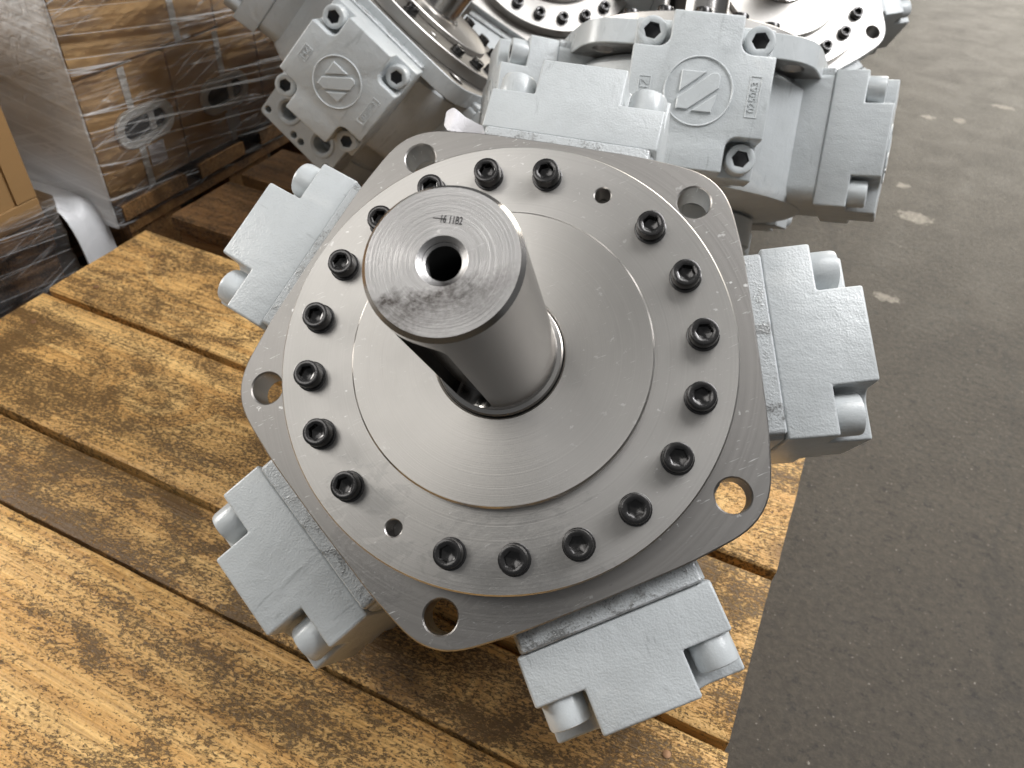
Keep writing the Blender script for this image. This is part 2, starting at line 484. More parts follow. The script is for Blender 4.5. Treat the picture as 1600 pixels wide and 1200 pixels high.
def offset_loop(pts, d):
    n = len(pts)
    out = []
    for i in range(n):
        p0, p1, p2 = Vector(pts[i - 1]), Vector(pts[i]), Vector(pts[(i + 1) % n])
        e1 = (p1 - p0).normalized()
        e2 = (p2 - p1).normalized()
        n1 = Vector((-e1.y, e1.x))
        n2 = Vector((-e2.y, e2.x))
        m = (n1 + n2)
        if m.length < 1e-6:
            m = n1
        m.normalize()
        c = max(0.4, m.dot(n1))
        out.append(tuple(p1 + m * (d / c)))
    return out

def ccw(pts, want=True):
    a = sum(pts[i - 1][0] * pts[i][1] - pts[i][0] * pts[i - 1][1] for i in range(len(pts)))
    return pts if (a > 0) == want else list(reversed(pts))

def prism(outer, holes, z0, z1, b, bm=None, side_mi=0, hole_b=None):
    """flat plate with holes, chamfered rims; outer CCW, holes CW so that +offset is always into the material"""
    bm = bm or bmesh.new()
    loops = [(ccw(outer, True), b)] + [(ccw(h, False), hole_b if hole_b is not None else b) for h in holes]
    caps = {0: [], 1: []}
    for li, (lp, bb) in enumerate(loops):
        ins = offset_loop(lp, bb)
        lev = [(ins, z0), (lp, z0 + bb), (lp, z1 - bb), (ins, z1)]
        rings = [[bm.verts.new((x, y, z)) for x, y in pts] for pts, z in lev]
        n = len(lp)
        for a in range(3):
            for i in range(n):
                f = bm.faces.new((rings[a][i], rings[a][(i + 1) % n], rings[a + 1][(i + 1) % n], rings[a + 1][i]))
                f.material_index = side_mi if li == 0 else 0
        for ci, rg in ((0, rings[0]), (1, rings[3])):
            caps[ci] += [bm.edges.get((rg[i], rg[(i + 1) % n])) for i in range(n)]
    for ci in (0, 1):
        r = bmesh.ops.triangle_fill(bm, edges=caps[ci], use_beauty=True)
    return bm

def circle(r, n, cx=0.0, cy=0.0, ph=0.0):
    return [(cx + r * math.cos(ph + 2 * PI * i / n), cy + r * math.sin(ph + 2 * PI * i / n)) for i in range(n)]

def box_bm(x0, x1, y0, y1, z0, z1, b=0.0, bm=None):
    pts = [(x0, y0), (x1, y0), (x1, y1), (x0, y1)]
    if b:
        return prism(pts, [], z0, z1, b, bm)
    bm = bm or bmesh.new()
    vs = [bm.verts.new((x, y, z)) for z in (z0, z1) for x, y in pts]
    for f in ((0, 3, 2, 1), (4, 5, 6, 7), (0, 1, 5, 4), (1, 2, 6, 5), (2, 3, 7, 6), (3, 0, 4, 7)):
        bm.faces.new([vs[i] for i in f])
    return bm

def round_poly(pts, radii, seg=6):
    out = []
    n = len(pts)
    for i in range(n):
        r = radii[i]
        p0, p1, p2 = Vector(pts[i - 1]), Vector(pts[i]), Vector(pts[(i + 1) % n])
        if r <= 0:
            out.append(tuple(p1))
            continue
        a = (p0 - p1).normalized()
        c = (p2 - p1).normalized()
        ang = a.angle(c)
        t = r / math.tan(ang / 2)
        cen = p1 + (a + c).normalized() * (r / math.sin(ang / 2))
        s = p1 + a * t - cen
        e = p1 + c * t - cen
        a0 = math.atan2(s.y, s.x)
        a1 = math.atan2(e.y, e.x)
        dl = (a1 - a0 + PI) % (2 * PI) - PI
        for j in range(seg + 1):
            q = a0 + dl * j / seg
            out.append((cen.x + r * math.cos(q), cen.y + r * math.sin(q)))
    return out

def text_mesh(body, size, extrude, name):
    cu = bpy.data.curves.new('text', 'FONT')
    cu.body = body
    cu.size = size
    cu.extrude = extrude
    cu.align_x = 'CENTER'
    cu.align_y = 'CENTER'
    o = bpy.data.objects.new('text', cu)
    COL.objects.link(o)
    dg = bpy.context.evaluated_depsgraph_get()
    me = bpy.data.meshes.new_from_object(o.evaluated_get(dg))
    me.name = name
    bpy.data.objects.remove(o)
    bpy.data.curves.remove(cu)
    return me

def boolean_cut(me, cutter_me):
    a = bpy.data.objects.new('a', me)
    c = bpy.data.objects.new('c', cutter_me)
    COL.objects.link(a)
    COL.objects.link(c)
    md = a.modifiers.new('b', 'BOOLEAN')
    md.operation = 'DIFFERENCE'
    md.solver = 'EXACT'
    md.object = c
    bpy.context.view_layer.update()
    dg = bpy.context.evaluated_depsgraph_get()
    r = bpy.data.meshes.new_from_object(a.evaluated_get(dg))
    bpy.data.objects.remove(a)
    bpy.data.objects.remove(c)
    for p in r.polygons:
        p.use_smooth = True
    r.set_sharp_from_angle(angle=rad(28))
    return r

# ------------------------------------------------------------------ the setting
gb = bmesh.new()
g = 60.0
vs = [gb.verts.new(p) for p in ((-g, -g, 0), (g, -g, 0), (g, g, 0), (-g, g, 0))]
gb.faces.new(vs)
floor = link('ground', finish(gb, 'ground', False), 'floor_concrete')
floor['kind'] = 'structure'

# ------------------------------------------------------------------ pallets
def plank_mesh(L, Wd, T, st, amp, seed, wane=0.0):
    """a sawn board along x, rims worn and wavy"""
    bm = bmesh.new()
    c = 0.0022
    prof = [(-Wd / 2 + c, 0), (-Wd / 2, -c), (-Wd / 2, -T), (Wd / 2, -T), (Wd / 2, -c), (Wd / 2 - c, 0)]
    mid = [-Wd / 2 + c + (Wd - 2 * c) * j / 5 for j in range(1, 5)]
    prof = prof + [(y, 0) for y in reversed(mid)]
    rows = []
    for i in range(st + 1):
        x = -L / 2 + L * i / st
        row = []
        for j, (y, z) in enumerate(prof):
            side = -1 if y < 0 else 1
            nz = noise.noise(Vector((x * 9 + seed * 7.1, side * 3.3, seed)))
            n2 = noise.noise(Vector((x * 55, side * 5.1 + j, seed * 2.0)))
            yy = y + (nz * amp + n2 * amp * 0.35) * (1 if abs(abs(y) - Wd / 2) < 0.004 else 0.3)
            zz = z + noise.noise(Vector((x * 3, y * 8, seed * 3.7))) * amp * 0.7
            if z == 0 and abs(abs(y) - Wd / 2) < 0.004:
                zz -= abs(n2) * amp * 0.8
            xx = x
            if i in (0, st):
                xx += noise.noise(Vector((y * 40, z * 60, seed))) * 0.002
            row.append(bm.verts.new((xx, yy, zz)))
        rows.append(row)
    n = len(prof)
    for a, b in zip(rows, rows[1:]):
        for j in range(n):
            bm.faces.new((a[j], a[(j + 1) % n], b[(j + 1) % n], b[j]))
    bm.faces.new(rows[0])
    bm.faces.new(list(reversed(rows[-1])))
    return finish(bm, 'plank', True, 40)

NAIL = finish(loft([('c', 0.0032, -0.001), ('c', 0.0032, 0.0004), ('c', 0.0022, 0.0008)], 10), 'nail')

def pallet(x0, x1, ys, label, mat, seed, st=44, nails=True, ztop=PT, dz=None):
    """ys: list of (y_low, y_high) deck boards; boards run along x"""
    T = 0.022
    ylo = min(a for a, b in ys)
    yhi = max(b for a, b in ys)
    root = thing('pallet', label, 'pallet', Matrix.Translation(((x0 + x1) / 2, (ylo + yhi) / 2, 0)), 'wooden pallets on the floor')
    ox, oy = (x0 + x1) / 2, (ylo + yhi) / 2
    L = x1 - x0
    for i, (a, b) in enumerate(ys):
        me = plank_mesh(L + (dz[i][1] if dz else 0), b - a, T, st, 0.0016, seed + i * 1.37)
        z = ztop + (dz[i][0] if dz else 0.0)
        p = link('plank', me, mat, root, Matrix.Translation((0, (a + b) / 2 - oy, z)))
        if nails:
            for sx in (-1, 1):
                for q in (-0.28, 0.25):
                    link('nail', NAIL, 'rusty_steel', p, Matrix.Translation((sx * (L / 2 - 0.05) + random.uniform(-.012, .012), (b - a) * q + random.uniform(-.008, .008), 0.0002)))
    # cross boards under the deck, blocks, and bottom runners
    D = yhi - ylo
    for sx in (-1, 0, 1):
        cx = sx * (L / 2 - 0.055)
        link('stringer_board', finish(box_bm(cx - 0.05, cx + 0.05, -D / 2 + 0.004, D / 2 - 0.004, ztop - T - 0.0245, ztop - T - 0.0025, 0.001), 'stringer_board', False), mat, root)
        for sy in (-1, 0, 1):
            cy = sy * (D / 2 - 0.055)
            link('block', finish(box_bm(cx - 0.047, cx + 0.047, cy - 0.048, cy + 0.048, 0.0225, ztop - T - 0.025, 0.0015), 'block', False), mat, root)
        link('bottom_board', finish(box_bm(cx - 0.05, cx + 0.05, -D / 2 + 0.006, D / 2 - 0.006, 0.0, 0.022, 0.001), 'bottom_board', False), mat, root)
    return root

pallet(-0.800, 0.068, [(0.4565, 0.612), (0.2930, 0.4475), (0.2125, 0.2875), (0.0450, 0.2075), (-0.12, 0.040)],
       'light pine pallet with mouldy boards under the nearest motor', 'pallet_wood', 3.0,
       dz=[(0.0, 0.0), (0.0, -0.006), (-0.003, 0.0), (0.001, 0.0), (0.0, 0.0)])
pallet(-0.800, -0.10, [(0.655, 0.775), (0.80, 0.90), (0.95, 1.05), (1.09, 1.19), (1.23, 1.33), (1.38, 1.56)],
       'dark shaded pallet under the motors in the back row', 'dark_pallet_wood', 21.0, st=16, nails=False)

# ------------------------------------------------------------------ motor part meshes (motor frame: z = shaft axis, origin on the bolted cover)
def flange_loop():
    tab = [(0, .1765), (3, .1758), (6, .1730), (8, .1706), (10, .1682), (12, .1660), (14, .1643), (17, .1617), (20, .1592), (25, .1560), (30, .1542), (36, .1534)]
    pts = []
    for i in range(240):
        a = 360.0 * i / 240
        q = abs((a - 18 + 36) % 72 - 36)
        for (d0, r0), (d1, r1) in zip(tab, tab[1:]):
            if d0 <= q <= d1:
                t = (q - d0) / (d1 - d0)
                r = r0 + (r1 - r0) * t
                break
        pts.append([a, r])
    rs = [p[1] for p in pts]
    for _ in range(3):
        rs = [(rs[i - 1] + 2 * rs[i] + rs[(i + 1) % 240]) / 4 for i in range(240)]
    return [(r * math.cos(rad(p[0])), r * math.sin(rad(p[0]))) for r, p in zip(rs, pts)]

FL = flange_loop()
fh = [circle(0.0104, 28, .1575 * math.cos(rad(18 + 72 * j)), .1575 * math.sin(rad(18 + 72 * j))) for j in range(5)]

def flange_mesh(painted):
    me = finish(prism(FL, fh, -0.0400, -0.0166, 0.0009, side_mi=1), 'flange_plate')
    me.materials.append(MAT['steel_flange'])
    me.materials.append(MAT['grey_paint_smooth' if painted else 'steel_flange'])
    return me
M_FLANGE = flange_mesh(False)
M_FLANGE_P = flange_mesh(True)
th = [circle(0.0050, 20, .12 * math.cos(rad(a)), .12 * math.sin(rad(a))) for a in (36, 216)]
M_COVER = finish(prism(circle(0.1402, 128), th, -0.0164, 0.0, 0.0009, hole_b=0.0007), 'cover_ring')
M_COVER.materials.append(MAT['steel_cover'])
M_DISC = finish(prism(circle(0.0915, 112), [circle(0.0390, 64)], 0.0002, 0.0080, 0.0011), 'centre_disc')
M_DISC.materials.append(MAT['steel_disc'])
M_SEAL = finish(loft([('c', 0.0391, 0.0005), ('c', 0.0391, 0.0060), ('c', 0.0384, 0.0060), ('c', 0.0384, 0.0005)], 64, False, False), 'shaft_seal')
M_SEAL.materials.append(MAT['bore_slot_dark'])

def shaft_mesh():
    R = 0.0348
    rings = [('c', 0.0383, 0.0010), ('c', 0.0383, 0.0090), ('c', 0.0374, 0.0106), (('c'), R + .0002, 0.0112), ('c', R, 0.0125)]
    rings += [('c', R, 0.0125 + (0.1525 - 0.0125) * j / 6) for j in range(1, 7)]
    rings += [('c', R - 0.0020, 0.1547)]
    rings += [('c', 0.0112, 0.1547), ('c', 0.0090, 0.1530)]
    z = 0.1525
    while z > 0.115:
        rings += [('c', 0.0090, z), ('c', 0.0078, z - 0.00085)]
        z -= 0.0017
    rings += [('c', 0.0078, 0.100), ('c', 0.0005, 0.097)]
    me = finish(loft(rings, 72), 'shaft', True, 28)
    # key slot with round ends, cut from z 0.013 to 0.147
    w = 0.0125
    out = [(-w, 0.013 + w), (-w, 0.147 - w)]
    pts = []
    for j in range(13):
        a = PI - PI * j / 12
        pts.append((w * math.cos(a), 0.147 - w + w * math.sin(a)))
    for j in range(13):
        a = -PI * j / 12
        pts.append((w * math.cos(a), 0.013 + w + w * math.sin(a)))
    bm = prism(pts, [], 0.0255, 0.05, 0.0)  if False else None
    bm = bmesh.new()
    lo = [bm.verts.new((0.0262, x, zz)) for x, zz in pts]
    hi = [bm.verts.new((0.05, x, zz)) for x, zz in pts]
    n = len(pts)
    for i in range(n):
        bm.faces.new((lo[i], lo[(i + 1) % n], hi[(i + 1) % n], hi[i]))
    bm.faces.new(lo)
    bm.faces.new(list(reversed(hi)))
    bmesh.ops.rotate(bm, verts=bm.verts[:], cent=(0, 0, 0), matrix=Matrix.Rotation(rad(-135.5), 3, 'Z'))
    cut = finish(bm, 'cut', False)
    r = boolean_cut(me, cut)
    r.name = 'shaft'
    r.materials.clear()
    for m in ('steel_shaft', 'steel_shaft_end', 'bore_slot_dark'):
        r.materials.append(MAT[m])
    for p in r.polygons:
        c = p.center
        rr = math.hypot(c.x, c.y)
        if p.normal.z > 0.5 and c.z > 0.152 and rr < 0.033:
            p.material_index = 1
        elif rr < 0.0095 or (rr < 0.0342 and 0.0128 < c.z < 0.1472 and p.normal.z < 0.5 and rr > 0.015):
            p.material_index = 2
        else:
            p.material_index = 0
    return r
M_SHAFT = shaft_mesh()

def screw_mesh(R, H, hexr, depth, name, ch=0.12, N=24, knurl=False):
    rings = [('c', R * 0.99, 0), ('c', R, 0.0003), ('c', R, H * (1 - ch)), ('c', R * 0.955, H * 0.975), ('c', R * 0.88, H), ('c', hexr * 1.16, H),
             ('hex', hexr, H - 0.0006), ('hex', hexr, H - depth), ('c', hexr * 0.35, H - depth - 0.0010)]
    return finish(loft(rings, N), name, True, 30)
M_BOLT = screw_mesh(0.0085, 0.0098, 0.0051, 0.0062, 'cap_screw')
M_BOLT.materials.append(MAT['black_oxide'])
M_WASHER = finish(loft([('c', 0.0096, 0.0), ('c', 0.0096, 0.0007), ('c', 0.0090, 0.0010), ('c', 0.0084, 0.0010)], 24, True, False), 'seat_ring')
M_WASHER.materials.append(MAT['black_oxide'])
M_HBOLT = screw_mesh(0.0132, 0.0172, 0.0078, 0.0090, 'head_screw', 0.14)
M_HBOLT.materials.append(MAT['grey_paint_smooth'])
M_HBOLT.materials.append(MAT['socket_grey'])
for p in M_HBOLT.polygons:
    if math.hypot(p.center.x, p.center.y) < 0.0079 and p.center.z < 0.0168:
        p.material_index = 1

# cylinder head cover. frame: x = tangential, y = along shaft axis, z = radial outwards; y=0 at the cover's middle
HV = 0.0665
ZC = -0.0965
HW = 0.0615

def head_mesh():
    a = 0.0305
    c = 0.0350
    pts = [(-a, -HV), (a, -HV), (a, -c), (HW, -c), (HW, c), (a, c), (a, HV), (-a, HV), (-a, c), (-HW, c), (-HW, -c), (-a, -c)]
    rr = [0, 0, .010, 0, 0, .010, 0, 0, .010, 0, 0, .010]
    loop = ccw(round_poly(pts, rr, 5))
    # one solid: a square foot and a cross-shaped top that is flush with it on all four sides
    bm = bmesh.new()
    n = len(loop)
    lo = [bm.verts.new((x, y, 0.1962)) for x, y in loop]
    hi = [bm.verts.new((x, y, 0.2235)) for x, y in loop]
    for i in range(n):
        bm.faces.new((lo[i], lo[(i + 1) % n], hi[(i + 1) % n], hi[i]))
    bm.faces.new(hi)
    idx = {p: i for i, p in enumerate(loop)}
    def vid(p):
        return min(range(n), key=lambda i: (Vector(loop[i]) - Vector(p)).length)
    corner = {}
    base = {}
    for sx in (-1, 1):
        for sy in (-1, 1):
            corner[(sx, sy)] = bm.verts.new((sx * HW, sy * HV, 0.1962))
            base[(sx, sy)] = bm.verts.new((sx * HW, sy * HV, 0.1655))
    # pocket floors, one per corner: loop run from one arm end to the next plus the corner vertex
    for (sx, sy, p0, p1) in ((1, -1, (a, -HV), (HW, -c)), (1, 1, (HW, c), (a, HV)), (-1, 1, (-a, HV), (-HW, c)), (-1, -1, (-HW, -c), (-a, -HV))):
        i, j = vid(p0), vid(p1)
        run = [lo[(i + q) % n] for q in range(((j - i) % n) + 1)]
        bm.faces.new([corner[(sx, sy)]] + list(reversed(run)))
    def wall(c0, c1, p0, p1):
        # side wall of the foot; the arm's own wall continues it flush
        bm.faces.new([base[c0], base[c1], corner[c1], lo[vid(p1)], lo[vid(p0)], corner[c0]])
    wall((-1, -1), (1, -1), (-a, -HV), (a, -HV))
    wall((1, -1), (1, 1), (HW, -c), (HW, c))
    wall((1, 1), (-1, 1), (a, HV), (-a, HV))
    wall((-1, 1), (-1, -1), (-HW, c), (-HW, -c))
    bm.faces.new([base[(-1, -1)], base[(-1, 1)], base[(1, 1)], base[(1, -1)]])
    bmesh.ops.recalc_face_normals(bm, faces=bm.faces[:])
    bmesh.ops.dissolve_limit(bm, angle_limit=rad(1), verts=bm.verts[:], edges=bm.edges[:])
    sharp = [e for e in bm.edges if len(e.link_faces) == 2 and e.calc_face_angle(0) > rad(50)]
    bmesh.ops.bevel(bm, geom=sharp, offset=0.0018, segments=3, profile=0.5, affect='EDGES', clamp_overlap=True)
    return finish(bm, 'cylinder_head', True, 40)
M_HEAD = head_mesh()
M_HEAD.materials.append(MAT['grey_paint'])

def emblem_mesh():
    bm = bmesh.new()
    prism(circle(0.0300, 56), [circle(0.0284, 56)], 0.2230, 0.2247, 0.0006, bm)
    a = 0.0172
    for poly in ([(-.95, .95), (.28, .95), (-.95, -.12)],
                 [(-1.0, -.40), (.58, .95), (.84, .95), (1.0, .78), (1.0, .22), (-.42, -.95), (-1.0, -.95)],
                 [(.95, -.05), (.80, -1.0), (-.20, -1.0)]):
        prism([(x * a, y * a) for x, y in poly], [], 0.2230, 0.2254, 0.0006, bm)
    return finish(bm, 'emblem', True, 20)
M_EMBLEM = emblem_mesh()
M_EMBLEM.materials.append(MAT['grey_paint_smooth'])

def tag_mesh(body, size, cx, L, Wd, name):
    bm = bmesh.new()
    prism([(cx - Wd, -L), (cx + Wd, -L), (cx + Wd, L), (cx - Wd, L)], [[(cx - Wd + .0009, -L + .0009), (cx + Wd - .0009, -L + .0009), (cx + Wd - .0009, L - .0009), (cx - Wd + .0009, L - .0009)]], 0.2231, 0.2240, 0.0002, bm)
    fr = finish(bm, name, False)
    tm = text_mesh(body, size, 0.0005, 't')
    tm.transform(Matrix.Translation((cx, 0, 0.2236)) @ Matrix.Rotation(PI / 2, 4, 'Z'))
    b2 = bmesh.new()
    b2.from_mesh(fr)
    b2.from_mesh(tm)
    me = bpy.data.meshes.new(name)
    b2.to_mesh(me)
    b2.free()
    me.materials.append(MAT['grey_paint_smooth'])
    return me
M_TAG1 = tag_mesh('HZ', 0.0105, -0.0470, 0.0088, 0.0056, 'cast_letters')
M_TAG2 = tag_mesh('025063', 0.0088, 0.0475, 0.0175, 0.0052, 'cast_number')

def casing_mesh():
    bm = bmesh.new()
    loft([('c', 0.140, -0.0405), ('c', 0.150, -0.050), ('c', 0.150, -0.154), ('c', 0.147, -0.161), ('c', 0.140, -0.165), ('c', 0.105, -0.172)], 64, True, True, bm)
    for k in range(5):
        m = Matrix.Rotation(rad(-90 + 72 * k + 90), 4, 'Z') @ Matrix(((1, 0, 0, 0), (0, 0, -1, 0), (0, 1, 0, 0), (0, 0, 0, 1)))
        # m maps head frame (x tangential, y axial, z radial) for a head at angle -90+72k
        b2 = bmesh.new()
        w = HW - 0.0015
        # barrel
        sq = round_poly([(-w, ZC - HV + .003), (w, ZC - HV + .003), (w, ZC + HV - .0035), (-w, ZC + HV - .0035)], [.016, .016, .006, .006], 6)
        prism(sq, [], 0.080, 0.1653, 0.001, b2)
        # raised machined lip next to the flange
        nf = len(b2.faces)
        prism(round_poly([(-w + .002, -0.0408), (w - .002, -0.0408), (w - .002, -0.0272), (-w + .002, -0.0272)], [.003] * 4, 3), [], 0.140, 0.1652, 0.0012, b2)
        b2.faces.ensure_lookup_table()
        for q in range(nf, len(b2.faces)):
            b2.faces[q].material_index = 1
        b2.transform(m)
        t = bpy.data.meshes.new('t')
        b2.to_mesh(t)
        b2.free()
        bm.from_mesh(t)
        bpy.data.meshes.remove(t)
    return finish(bm, 'casing')
M_CASING = casing_mesh()
M_CASING.materials.append(MAT['grey_paint'])
M_CASING.materials.append(MAT['worn_paint'])
M_VALVE = finish(loft([('c', 0.094, -0.1725), ('c', 0.100, -0.176), ('c', 0.100, -0.205), ('c', 0.097, -0.207), ('c', 0.097, -0.211), ('c', 0.100, -0.213), ('c', 0.100, -0.2385), ('c', 0.096, -0.2425)], 64), 'valve_housing')
M_VALVE.materials.append(MAT['grey_paint'])

def port_block_mesh():
    bm = bmesh.new()
    prism(round_poly([(-.062, -.236), (.062, -.236), (.062, -.176), (-.062, -.176)], [.006] * 4, 4),
          [circle(.0125, 24, sx * .030, -.206) for sx in (-1, 1)] + [circle(.0045, 12, sx * .030 + dx, -.206 + dy) for sx in (-1, 1) for dx in (-.0235, .0235) for dy in (-.020, .020)], 0.075, 0.124, 0.0012, bm)
    for sx in (-1, 1):
        c = circle(.0185, 32, sx * .030, -.206)
        prism(c, [circle(.0150, 32, sx * .030, -.206)], 0.1238, 0.1252, 0.0004, bm)
    return finish(bm, 'port_block')
M_PORT = port_block_mesh()
M_PORT.materials.append(MAT['grey_paint_smooth'])
M_MARK = text_mesh('1̶6̶ 11B2' if False else '16 11B2', 0.0062, 0.00008, 'stamped_number')
bm = bmesh.new()
bm.from_mesh(M_MARK)
box_bm(-0.0165, -0.0045, 0.0000, 0.0004, -0.00008, 0.00008, 0, bm)
bmesh.ops.transform(bm, verts=bm.verts[:], matrix=Matrix.Diagonal((0.48, 0.80, 1, 1)))
bm.to_mesh(M_MARK)
bm.free()
M_MARK.materials.append(MAT['ink_hole'])

HF = Matrix(((1, 0, 0, 0), (0, 0, -1, 0), (0, 1, 0, ZC), (0, 0, 0, 1)))   # head frame -> motor frame for the head at -90 degrees

def motor(label, origin, R, s=1.0, painted=True, port=60.0, group='hydraulic motors on the pallets', marking=False, cover_spin=0.0, heads=(0, 1, 2, 3, 4)):
    mw = Matrix(R).to_4x4() @ Matrix.Diagonal((s, s, s, 1))
    mw.translation = Vector(origin) + CAM
    root = thing('hydraulic_motor', label, 'hydraulic motor', mw, group)
    link('casing', M_CASING, None, root)
    vh = link('valve_housing', M_VALVE, None, root)
    link('port_block', M_PORT, None, vh, Matrix.Rotation(rad(port + 90), 4, 'Z') @ Matrix(((1, 0, 0, 0), (0, 0, -1, 0), (0, 1, 0, 0), (0, 0, 0, 1))))
    link('flange_plate', M_FLANGE_P if painted else M_FLANGE, None, root)
    cs = Matrix.Rotation(rad(cover_spin), 4, 'Z')
    cov = link('cover_ring', M_COVER, None, root, cs)
    for k in range(20):
        if k in (2, 12):
            continue
        a = rad(18 * k)
        p = Matrix.Translation((0.12 * math.cos(a), 0.12 * math.sin(a), 0.0)) @ Matrix.Rotation(random.uniform(0, 1.0), 4, 'Z')
        b = link('cap_screw', M_BOLT, None, root, cs @ p)
        link('seat_ring', M_WASHER, None, b, Matrix.Translation((0, 0, 0.0001)))
    link('centre_disc', M_DISC, None, root)
    link('shaft_seal', M_SEAL, None, root)
    sh = link('shaft', M_SHAFT, None, root)
    if marking:
        link('stamped_number', M_MARK, None, sh, Matrix.Rotation(rad(-23.7), 4, 'Z') @ Matrix.Translation((0.0030, 0.0178, 0.15484)) @ Matrix.Rotation(rad(-9), 4, 'Z'))
    for k in heads:
        h = link('cylinder_head', M_HEAD, None, root, Matrix.Rotation(rad(72 * k), 4, 'Z') @ HF)
        link('emblem', M_EMBLEM, None, h)
        link('cast_letters', M_TAG1, None, h)
        link('cast_number', M_TAG2, None, h)
        for sx in (-1, 1):
            for sy in (-1, 1):
                link('head_screw', M_HBOLT, None, h, Matrix.Translation((sx * 0.0470, sy * 0.0505, 0.1960)) @ Matrix.Rotation(random.uniform(0, 1.0), 4, 'Z'))
    return root

# the subject
MAIN = motor('grey five-cylinder hydraulic motor in front, its thick steel shaft pointing at the viewer',
      (-0.14454, 0.32407, -0.29566), ((0.716502, -0.693055, 0.07937), (0.591656, 0.543478, -0.595462), (0.369552, 0.47361, 0.799453)),
      painted=False, marking=True)
# leaning away, cast cylinder head with emblem towards the viewer
motor('light grey motor leaning away behind the front one, emblem reading HZ 025063 in full light',
      (-0.1881, 0.9061, -0.2934), ((0.9663, -0.2063, -0.1542), (0.2574, 0.7940, 0.5507), (0.0088, -0.5718, 0.8203)))
motor('shaded grey motor tilted to the right beside the film-wrapped boxes',
      (-0.5407, 0.9300, -0.3055), ((0.7981, -0.2806, 0.5332), (0.0912, 0.9310, 0.3534), (-0.5956, -0.2334, 0.7686)), s=0.953, port=-98.0, cover_spin=-108)
motor('motor at the top right, polished disc face showing, cut by the top edge',
      (-0.1569, 1.3042, -0.2919), ((0.8998, 0.3314, 0.2837), (-0.1198, 0.8130, -0.5697), (-0.4195, 0.4786, 0.7713)), port=90)
R4 = Matrix.Rotation(rad(14), 3, 'Z') @ Matrix(((0.8998, 0.3314, 0.2837), (-0.1198, 0.8130, -0.5697), (-0.4195, 0.4786, 0.7713))) @ Matrix.Rotation(rad(0), 3, 'Z')
motor('motor at the top centre, only its flange rim visible behind the others',
      (-0.5090, 1.2700, -0.2919), R4, port=90)

# ------------------------------------------------------------------ wrapped boxes on the left
def stadium(w, h, n=10):
    r = h / 2
    pts = []
    for j in range(n + 1):
        a = -PI / 2 + PI * j / n
        pts.append((w / 2 - r + r * math.cos(a), r * math.sin(a)))
    for j in range(n + 1):
        a = PI / 2 + PI * j / n
        pts.append((-w / 2 + r + r * math.cos(a), r * math.sin(a)))
    return pts

FACE_X = Matrix(((0, 0, 1, 0), (1, 0, 0, 0), (0, 1, 0, 0), (0, 0, 0, 1)))   # local (x,y,z) -> world (z, x, y): a plate lying on a +X face

def carton(label, x0, x1, y0, y1, z0, z1, handle=False, strap=None, mat='cardboard', edge=False):
    cx, cy = (x0 + x1) / 2, (y0 + y1) / 2
    root = thing('cardboard_box', label, 'box', Matrix.Translation((cx, cy, z0)), 'cardboard boxes')
    hx, hy, hz = (x1 - x0) / 2, (y1 - y0) / 2, z1 - z0
    link('carton_body', finish(box_bm(-hx, hx, -hy, hy, 0, hz, 0.003), 'carton_body', True), mat, root)
    if edge:
        # stiff edge boards down the far corner and along the foot of the visible side
        link('edge_board', finish(box_bm(hx + .0004, hx + .0034, hy - .030, hy - .001, 0.031, hz, 0.0008), 'edge_board', False), mat, root)
        link('edge_board', finish(box_bm(hx + .0004, hx + .0034, -hy + .001, hy - .001, 0.001, 0.030, 0.0008), 'edge_board', False), mat, root)
    link('packing_tape', finish(box_bm(-hx + .004, hx - .004, -0.024, 0.024, hz, hz + 0.0006), 'packing_tape', False), 'white_plastic', root)
    if handle:
        hyc, hzc = handle
        hm = finish(prism(stadium(0.104, 0.052), [stadium(0.076, 0.026)], 0, 0.006, 0.0015), 'handle_ring')
        h = link('handle_ring', hm, 'white_plastic', root, Matrix.Translation((hx + .0005, hyc - cy, hzc - z0)) @ FACE_X)
        link('handle_hole_shade', finish(prism(stadium(0.076, 0.026), [], 0.0002, 0.0010, 0.0002), 'handle_hole_shade', False), 'ink_hole', h)  # flat dark plate; the hand hole's inner shade is put into its colour
        link('handle_strap', finish(box_bm(0.008, 0.018, -0.0125, 0.0125, 0.0012, 0.003), 'handle_strap', False), 'white_plastic', h)
        link('paper_label', finish(box_bm(-0.005, 0.024, -0.062, -0.032, 0.0, 0.0006), 'paper_label', False), 'white_paper', h)
    for q in strap or []:
        link('tape_strip', finish(box_bm(hx + .0006, hx + .0012, q - cy - .0055, q - cy + .0055, 0.0, hz), 'tape_strip', False), 'white_plastic', root)
    return root

BX = -0.884
H1 = PT + 0.168
carton('lower cardboard box with a white oval handle at the front corner of the wrapped stack', -1.30, BX, 0.636, 0.785, PT + .002, H1, handle=(0.722, PT + 0.088), strap=[0.708])
carton('lower cardboard box with a handle in the middle of the wrapped stack', -1.30, BX, 0.788, 0.966, PT + .002, H1, handle=(0.880, PT + 0.080), strap=[0.885])
carton('lower cardboard box at the far end of the wrapped stack', -1.30, BX, 0.969, 1.147, PT + .002, H1)
H2 = H1 + 0.60  # height added beyond the view to shade the motor beside the stack
carton('upper cardboard box at the front corner of the wrapped stack', -1.30, BX, 0.636, 0.890, H1 + .003, H2, strap=[0.815])
carton('upper cardboard box at the far end of the wrapped stack', -1.30, BX, 0.893, 1.147, H1 + .003, H2)
pallet(-1.32, -0.872, [(0.640, 0.76), (0.79, 0.89), (0.93, 1.03), (1.06, 1.16)], 'pallet under the film-wrapped cardboard boxes', 'dark_pallet_wood', 40.0, st=10, nails=False)

